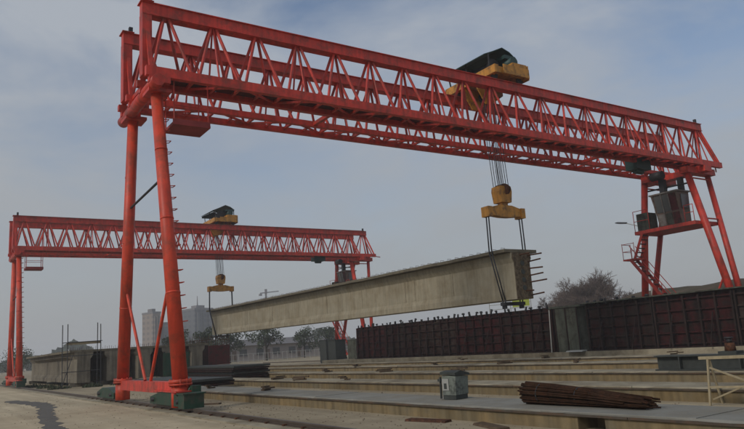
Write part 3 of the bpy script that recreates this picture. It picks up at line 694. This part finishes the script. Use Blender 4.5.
# stacks of flat form panels behind the near crane's left leg
def panel_stack(x, y, w, L, n, label, rz=0.0, m=None):
    t = thing('panel_stack', label, 'panel stack', (x, y, 0), 'stacks of flat form panels', rz)
    for k in range(2): MB().box(.1, w-.1, L*(.2+.6*k)-.06, L*(.2+.6*k)+.06, 0, .14).build('bearer', TIMB, t)
    for k in range(n):
        j = random.uniform(-.12, .12); MB().box(j, w+j, random.uniform(-.2, .2), L+random.uniform(-.2, .2), .142+k*.13, .142+k*.13+.11).build('panel', m or (FORM, RIB, BOXD)[k % 3], t)
    return t
panel_stack(11.0, 33.0, 2.3, 10, 3, 'low stack of dark flat panels just right of the near crane leg', .02)
panel_stack(16.0, 40, 2.4, 14, 6, 'longer dark panel stack behind the low one, below the beam end', -.03)
panel_stack(21.0, 66.5, 3.0, 9, 5, 'far panel stack beyond the red upright form', .1)

# low dark blocks left of the long formwork row
for i, (x, y, w, d, h, m, lb) in enumerate(((36.0, 57.6, 1.4, 1.6, 2.2, GREY, 'grey concrete block at the far left end of the formwork row'),
                                   (35.4, 60.6, 1.2, 1.5, 2.3, BOXD, 'dark steel cabinet beside the grey block under the beam'),
                                   (36.0, 63.6, 1.2, 1.4, 2.4, BOXD, 'dark steel cabinet farther left under the beam'))):
    t = thing('yard_cabinet' if m is BOXD else 'concrete_block', lb, 'cabinet' if m is BOXD else 'block', (x, y, 0))
    MB().box(0, w, 0, d, .08, h).build('body', m, t); MB().box(-.05, w+.05, -.05, d+.05, h+.001, h+.07).build('cap', m, t); MB().box(.05, w-.05, .05, d-.05, 0, .078).build('base', BOXD, t)

# ------------------------------------------------------------------ objects on the beds
# grey green electric box with lid and window
t = thing('equipment_box', 'small grey-green equipment box with a slanted dark lid on the nearest bed', 'equipment box', (10.3, 12.3, .306), None, .18); t.scale = (.9, .74, 1.0)
q = MB(); q.loft([[(-.25, -.27, .10), (.25, -.27, .10), (.25, .27, .10), (-.25, .27, .10)], [(-.24, -.29, .52), (.26, -.29, .50), (.26, .25, .52), (-.24, .25, .54)]]); fixnormals(q.build('body', BOXG, t))
q = MB(); q.loft([[(-.28, y, .542+z_), (.30, y, .525+z_), (.30, y, .575+z_), (-.05, y, .64+z_*.3), (-.28, y, .60+z_)] for y, z_ in ((-.32, -.012), (-.05, .01), (.28, .012))]); fixnormals(q.build('lid', BOXD, t))
MB().box(-.265, -.252, -.02, .24, .2, .46).build('front_plate', PALE, t); MB().box(-.275, -.266, .06, .16, .24, .36).build('dial', BOXD, t)
MB().box(-.235, .235, -.25, .25, 0, .098).build('base', BOXD, t)
member('side_pipe', (-.22, .36, .02), (-.20, .36, .50), .06, .06, BOXD, t, 'tube')
MB().box(-.26, -.16, .301, .42, .40, .46).build('pipe_bracket', BOXD, t)

# bundle of brown rods, tied near the left, fanning flat to the right
t = thing('rod_bundle', 'long brown bundle of thin rusty rods lying on the nearest bed', 'rod bundle', (10.05, 8.4, .305))
b = MB()
for k in range(210):
    a = random.uniform(0, 2*pi); r = .21*sqrt(random.random()); x0 = r*cos(a); z0 = .215+r*sin(a)
    y0 = 1.42+random.uniform(-.05, .05); y1 = -random.uniform(.5, 1.45)
    ax = random.uniform(.8, 1.02); fl = random.uniform(.25, .5)
    p = [(x0, y0, z0), (x0*.95, .7, .19+(z0-.215)*.9), (x0*ax, -.2, .155+(z0-.215)*.72), (x0*ax*1.1, y1, max(.02, .10+(z0-.215)*fl))]
    b.path(p, random.uniform(.011, .02), 4)
rb = b.build('rods', RODS, t)
rb['kind'] = 'stuff'
for y, r, zc in ((1.0, .205, .2), (.1, .178, .168)):
    w = MB(); pp = [(r*cos(a*pi/8)*1.02, y, max(.012, zc+r*.93*sin(a*pi/8))) for a in range(17)]; w.path(pp, .012, 5); w.build('tie_wire', DARK, t)

# dark steel beam lying on the third bed, with a jack on top
t = thing('steel_beam', 'dark steel beam lying on the third bed at the right', 'steel beam', (18.85, 6.2, .306))
q = MB(); q.box(-.2, .2, 0, 6.6, 0, .04); q.box(-.03, .03, 0, 6.6, .041, .40); q.box(-.2, .2, 0, 6.6, .401, .44); q.build('i_section', BOXD, t)
for y in (.4, 2.2, 4.0, 5.8): MB().box(-.18, -.031, y-.02, y+.02, .045, .399).build('web_stiffener', BOXD, t)
t = thing('hydraulic_jack', 'small dark jack standing on the steel beam at the right', 'jack', (18.85, 10.5, .747))
MB().box(-.2, .2, -.26, .26, 0, .08).build('base', BOXD, t); MB().tube((0, 0, .081), (0, 0, .30), .15, .13, 16).build('cylinder', RUST, t); MB().tube((0, 0, .301), (0, 0, .42), .07, .07, 12).build('ram', DARK, t); MB().tube((0, 0, .421), (0, 0, .46), .11, .11, 12).build('head', DARK, t)

# pale timber trestle in front of the second bed
t = thing('timber_trestle', 'pale thin timber trestle standing by the second bed at the right edge', 'trestle', (13.2, 6.85, 0))
L_ = [((.1, 1.15, 0), (.25, 1.15, .90)), ((.55, 1.15, 0), (.30, 1.15, .90)), ((.1, -.55, 0), (.25, -.55, .92)), ((.55, -.55, 0), (.30, -.55, .92))]
for a_, b_ in L_: member('leg', a_, b_, .038, .038, WOOD, t)
member('top_bar', (.28, 1.35, .93), (.28, -.8, .96), .06, .06, WOOD, t)
member('brace', (.16, 1.1, .12), (.22, -.5, .78), .04, .03, WOOD, t); member('brace', (.20, 1.1, .74), (.14, -.5, .18), .04, .03, WOOD, t)
member('low_bar', (.17, 1.15, .36), (.17, -.55, .40), .04, .04, WOOD, t)

# scrap timber and offcuts left on the beds and between them
bn = {9: 'nearest', 10: 'nearest', 14: 'second', 18: 'third', 19: 'third', 23: 'fourth', 24: 'fourth', 28: 'last'}; cnt = {}
spots = [(24.0, 24.5), (23.8, 30.0), (28.4, 33.0), (19.0, 22.4), (18.7, 27.5), (14.3, 24.0), (14.2, 27.5), (14.4, 30.0), (23.9, 20.0), (28.3, 26.0), (28.6, 18.5), (18.9, 33.5), (23.7, 38.0), (10.3, 22.5), (10.0, 27.6)]
for i, (x, y) in enumerate(sorted(spots, key=lambda p: p[1])):
    b = MB(); L = random.uniform(.3, .9); a = random.uniform(0, pi)
    for k in range(3):
        a2 = a+random.uniform(-.4, .4); c = Vector((random.uniform(-.15, .15), random.uniform(-.2, .2), .03+.05*k)); d = Vector((cos(a2), sin(a2), 0))*L*random.uniform(.3, .5)
        b.beam(c-d, c+d, random.uniform(.06, .16), .05)
    o = b.build('scrap_timber', TIMB, None, (x, y, .31)); w_ = bn[int(x)]; cnt[w_] = cnt.get(w_, 0)+1; tag(o, 'small dark timber scrap on the %s casting bed, %s from the right' % (w_, ['first', 'second', 'third', 'fourth'][cnt[w_]-1]), 'scrap timber', 'timber scraps on the beds')
for i, (x, y, m, lb) in enumerate(((8.9, 9.7, TIMB, 'brown offcut board on the ground below the grey box'), (8.9, 11.6, RUST, 'brown rag on the ground in front of the nearest bed'), (8.2, 23.0, TIMB, 'short dark plank beside the near crane foot'))):
    b = MB(); L = .55; b.loft([[(-.12, y_, .002), (.12, y_, .002), (.10, y_, .05), (-.09, y_, .04)] for y_ in (-L, -.1, L)]); o = b.build('offcut' if i != 1 else 'rag', m, None, (x, y, 0)); fixnormals(o); o.rotation_euler = (0, 0, .5*i-.3); tag(o, lb, 'offcut' if i != 1 else 'rag')

gv = MB(); rnd = random.Random(21)
for k in range(2000):
    y = rnd.uniform(6, 40); x = rnd.choice((rnd.uniform(7.3, 9.3), rnd.uniform(10.9, 13.8), rnd.uniform(15.1, 18.3), rnd.uniform(7.4, 9.2)))
    if rnd.random() < .25: x = rnd.uniform(2.5, 6.2)
    sz = rnd.uniform(.006, .022)*(1+1.2*(rnd.random() > .98)); a = rnd.uniform(0, 6.28)
    ring = [(x+sz*cos(a+i*1.57)*rnd.uniform(.7, 1.3), y+sz*sin(a+i*1.57)*rnd.uniform(.7, 1.3), .002) for i in range(4)]
    tp = [(x+(px-x)*.6, y+(py-y)*.6, .002+sz*rnd.uniform(.6, 1.2)) for px, py, _ in ring]
    gv.loft([ring, tp])
o = gv.build('gravel', GRIT); fixnormals(o); o['kind'] = 'stuff'; o['label'] = 'loose grit and rubble scattered between the beds'; o['category'] = 'gravel'

# ------------------------------------------------------------------ vegetation
def bare_tree(loc, h, spread, label, seed):
    rnd = random.Random(seed)
    t = thing('bare_tree', label, 'tree', loc, 'bare trees beyond the formwork')
    tr = MB(); cr_ = MB()
    def grow(p, d, L, r, lev):
        n = 3; pts_ = [p]; dd = d
        for k in range(n):
            dd = (dd+Vector((rnd.uniform(-.16, .16), rnd.uniform(-.16, .16), rnd.uniform(-.02, .10)))).normalized(); pts_.append(pts_[-1]+dd*(L/n))
        rs = [r*(1-.45*k/n) for k in range(n+1)]
        (tr if lev < 2 else cr_).path(pts_, rs, 6 if lev < 2 else 3)
        if lev >= 5: return
        m = (8, 7, 6, 6, 4)[lev]
        for k in range(m):
            f_ = rnd.uniform(.3, 1) if lev else rnd.uniform(.45, 1); i = min(n-1, int(f_*n)); q = pts_[i].lerp(pts_[i+1], f_*n-i)
            a = rnd.uniform(0, 2*pi); tilt = rnd.uniform(.45, 1.0)
            x = dd.cross(Vector((0, 0, 1))); x = x.normalized() if x.length > .05 else Vector((1, 0, 0)); y = x.cross(dd)
            nd = (dd*cos(tilt)+(x*cos(a)+y*sin(a))*sin(tilt)*spread+Vector((0, 0, .12))).normalized()
            grow(q, nd, L*rnd.uniform(.55, .78), max(.026, rs[-1]*.62), lev+1)
    grow(Vector((0, 0, 0)), Vector((0, 0, 1)), h*.42, h*.026, 0)
    tr.build('trunk', BARK, t); cr_.build('crown', TWIG, t)
    return t
bare_tree((84, 66.0, 0), 10.4, 1.1, 'tall bare brown tree in the middle of the clump behind the formwork', 3)
bare_tree((82, 58.5, 0), 8.0, 1.1, 'bare brown tree nearest the crane leg, behind the formwork', 5)
bare_tree((86, 73.5, 0), 9.0, 1.1, 'bare brown tree at the left of the clump behind the formwork', 9)
bare_tree((95, 86, 0), 7.8, 1.05, 'small bare tree farthest left, beside the beam end', 12)

def leafy_tree(loc, h, w, label, seed, group='green trees beyond the yard'):
    rnd = random.Random(seed); t = thing('leafy_tree', label, 'tree', loc, group)
    tr = MB(); tr.tube((0, 0, 0), (0, 0, h*.55), .035*h, .02*h, 7)
    for k in range(5):
        a = rnd.uniform(0, 6.28); tr.tube((0, 0, h*rnd.uniform(.3, .5)), (cos(a)*w*.33, sin(a)*w*.33, h*rnd.uniform(.6, .8)), .014*h, .006*h, 5)
    tr.build('trunk', BARK, t)
    c = MB(); cl = [(rnd.gauss(0, w*.22), rnd.gauss(0, w*.22), h*rnd.uniform(.42, .88), rnd.uniform(.14, .27)*w) for k in range(16)]
    for k in range(1700):
        x, y, z, r = rnd.choice(cl); v = Vector((rnd.gauss(0, 1), rnd.gauss(0, 1), rnd.gauss(0, 1))).normalized()*r*rnd.random()**.35
        p = Vector((x, y, z))+v; s = rnd.uniform(.10, .24)*h/6
        a = Vector((rnd.gauss(0, 1), rnd.gauss(0, 1), rnd.gauss(0, 1))).normalized(); b_ = a.cross(Vector((rnd.gauss(0, 1), rnd.gauss(0, 1), 1))).normalized()
        c.add([p-a*s, p+b_*s*.6, p+a*s, p-b_*s*.6], [(0, 1, 2, 3)])
    c.build('crown', LEAF, t); return t
lt = [(40, 112, 6.5, 5.0, 'dark green tree seen just right of the beam\'s hanging far end'), (46, 116, 5.8, 4.6, 'bushy green tree, second from the left in the gap under the beam'), (54, 118, 6.8, 5.4, 'taller dark green tree in the middle of the gap under the beam'),
      (62, 118, 5.8, 5.0, 'round green tree right of the middle in the gap under the beam'), (70, 122, 6.0, 5.0, 'green tree beside the distant crane\'s right legs'), (34, 110, 5.2, 4.0, 'small green tree beside the rebar comb'),
      (2, 130, 5.0, 6.5, 'low green tree at the far left edge behind the distant crane'), (14, 128, 4.5, 6.5, 'low green tree behind the stored beams')]
for i, (x, y, h, w, lb) in enumerate(lt): leafy_tree((x, y, 0), h, w, lb, 40+i)
# weeds in front of the stored beams and at the far crane foot
wd = MB(); rnd = random.Random(4)
for cx, cy, R_, nn_ in ((7.9, 62.5, 1.1, 260), (8.3, 53.0, .8, 160), (10.2, 51.3, .7, 160), (12.2, 51.5, .8, 160), (8.2, 57.5, .8, 140), (14.5, 50.5, 1.0, 160)):
    for k in range(nn_):
        a = rnd.uniform(0, 6.28); r = R_*sqrt(rnd.random()); p = Vector((cx+r*cos(a), cy+r*sin(a), 0)); h = rnd.uniform(.08, .45)*(1.15-r/R_)+.05; b_ = Vector((rnd.uniform(-.1, .1), rnd.uniform(-.1, .1), h)); s = Vector((rnd.uniform(-1, 1), rnd.uniform(-1, 1), 0)).normalized()*.03
        wd.add([p-s, p+s, p+b_*.6+s*1.5, p+b_], [(0, 1, 2, 3)])
o = wd.build('weeds', LEAF); o['kind'] = 'stuff'; o['label'] = 'patches of low weeds along the stored beams'; o['category'] = 'weeds'
# far tree belt on the horizon, one mass
fb = MB(); rnd = random.Random(8)
for k in range(9000):
    a = rnd.uniform(-.15, 1.75); d = rnd.uniform(330, 380); z = 9*rnd.random()**.7*(.75+.35*sin(a*37)+.2*sin(a*91)); p = Vector((d*cos(a), d*sin(a), max(0, z)))
    s = rnd.uniform(.8, 2.0); q1 = Vector((rnd.gauss(0, 1), rnd.gauss(0, 1), rnd.gauss(0, 1))).normalized(); q2 = q1.cross(Vector((rnd.gauss(0, 1), rnd.gauss(0, 1), 1))).normalized()
    fb.add([p-q1*s, p+q2*s, p+q1*s, p-q2*s], [(0, 1, 2, 3)])
o = fb.build('far_wood', LEAF); o['kind'] = 'stuff'; o['label'] = 'far hazy belt of trees along the horizon'; o['category'] = 'wood'

# soil bank behind the right crane legs
bk = MB(); rnd = random.Random(2); nx, ny = 14, 46; vs = []
for i in range(nx+1):
    for j in range(ny+1):
        u, v = i/nx, j/ny; x = 46+26*u; y = -6+52*v
        ed = min(1, max(0, (1-v)*7)); prof = max(0, min(1, u*3.0))*max(0, min(1, (1-u)*3))
        vs.append((x+rnd.uniform(-.3, .3), y, -.1+4.95*prof**.6*ed**.55*(1+.012*sin(y*.5)+.008*sin(y*1.3))+rnd.uniform(-.05, .05)))
bk.add(vs, [(i*(ny+1)+j, (i+1)*(ny+1)+j, (i+1)*(ny+1)+j+1, i*(ny+1)+j+1) for i in range(nx) for j in range(ny)], True)
structure(bk.build('soil_bank', SOIL))

# street lamp behind the right crane leg
t = thing('street_lamp', 'thin street lamp with a dark head behind the right crane leg', 'street lamp', (50, 33.6, 0))
MB().tube((0, 0, 0), (0, 0, 9.6), .10, .06, 10).build('pole', PALE, t)
MB().path([(0, 0, 9.58), (0, .5, 10.0), (0, 1.3, 10.32), (0, 1.6, 10.42)], .035, 6).build('arm', PALE, t)
q = MB(); q.loft([[(-.13, 1.5, 10.36), (.13, 1.5, 10.36), (.1, 1.5, 10.50), (-.1, 1.5, 10.50)], [(-.17, 2.3, 10.50), (.17, 2.3, 10.50), (.1, 2.3, 10.66), (-.1, 2.3, 10.66)], [(-.08, 2.6, 10.60), (.08, 2.6, 10.60), (.05, 2.6, 10.66), (-.05, 2.6, 10.66)]]); fixnormals(q.build('lamp_head', DARK, t))

# ------------------------------------------------------------------ far buildings
def tower(x, y, w, d, h, label, m, mast=0):
    t = thing('tower_block', label, 'tower block', (x, y, 0), 'hazy tower blocks on the horizon', .25)
    b = MB(); b.box(0, w, 0, d, 0, h); b.build('wall', m, t)
    MB().box(w*.3, w*.75, d*.3, d*.7, h, h+2.6).build('roof_house', FARR, t)
    MB().box(-.2, w+.2, -.2, d+.2, h*.985, h*.985+1.1).build('parapet', FARR, t)
    for k in range(3):
        xx = w*(.12+.3*k); MB().box(xx, xx+w*.14, -.9, -.002, 3, h-2).build('balcony_stack', m, t)
    if mast: MB().tube((w*.5, d*.5, h+2.6), (w*.5, d*.5, h+2.6+mast), .35, .15, 6).build('mast', FARR, t)
TG = tower_mat('tower_grey', (.10, .105, .11), (.07, .075, .085)); TB = tower_mat('tower_tan', (.24, .19, .15), (.15, .125, .11))
tower(137, 400, 13, 14, 29.5, 'grey tower block with a roof mast behind the beam\'s far end', TG, 6)
tower(112, 400, 5, 12, 28, 'narrow tan tower block seen between the near crane\'s left legs', TB)
tower(119, 402, 9, 12, 20, 'lower grey tower block beside the tan one, behind the crane leg', TG)
# long low workers' shed with windows in the gap under the beam
t = thing('low_shed', 'long low pale shed with small dark windows under the hanging beam', 'shed', (44, 128, 0))
MB().box(0, 34, 0, 7, 0, 3.0).build('wall', FARW, t)
r = MB(); r.loft([[(x, -.6, 3.0), (x, 3.5, 4.3), (x, 7.6, 3.0), (x, 3.5, 4.15)] for x in (-.5, 34.5)]); fixnormals(r.build('roof', FARR, t))
for k in range(9):
    x = 1.6+3.6*k; w_ = MB().box(x, x+1.5, -.06, -.002, 1.1, 2.3).build('window', GLASS, t); MB().box(x-.1, x+1.6, -.12, -.002, .98, 1.095).build('sill', FARR, w_)
    if k % 2: MB().box(x+2.0, x+2.9, -.05, -.002, .02, 2.1).build('door', CABB, t)
# railings in front of it
t = thing('far_fence', 'thin pale railing fence in front of the low shed', 'fence', (38, 108, 0))
for k in range(41): member('picket', (k*.9, 0, 0), (k*.9, 0, 1.5), .07, .07, PALE, t, 'tube')
for z in (.4, 1.4): member('rail', (0, 0, z), (36, 0, z), .06, .06, PALE, t, 'tube')
# tower crane on the horizon
t = thing('tower_crane', 'tiny hazy tower crane on the horizon above the beam', 'tower crane', (184, 400, 0))
MB().box(-.45, .45, -.45, .45, 0, 38).build('mast', FARR, t); MB().beam((-4, 0, 38.4), (9, 0, 39.6), .6, .6).build('jib', FARR, t); MB().box(-.6, .6, -.6, .6, 38.0, 41).build('tower_head', FARR, t); MB().box(-4.6, -3, -.8, .8, 36.8, 37.95).build('counterweight', FARR, t)

# ------------------------------------------------------------------ haze
HZ = bpy.data.materials.new('haze'); HZ.use_nodes = True; nt = HZ.node_tree; nt.nodes.clear()
ho = nt.nodes.new('ShaderNodeOutputMaterial'); pv = nt.nodes.new('ShaderNodeVolumePrincipled')
pv.inputs['Color'].default_value = (.93, .95, 1, 1); pv.inputs['Density'].default_value = .0008; pv.inputs['Anisotropy'].default_value = .2
nt.links.new(pv.outputs[0], ho.inputs['Volume'])
o = MB().box(-1520, 1820, -1520, 1820, -1.0, 46).build('haze', HZ); o['kind'] = 'stuff'
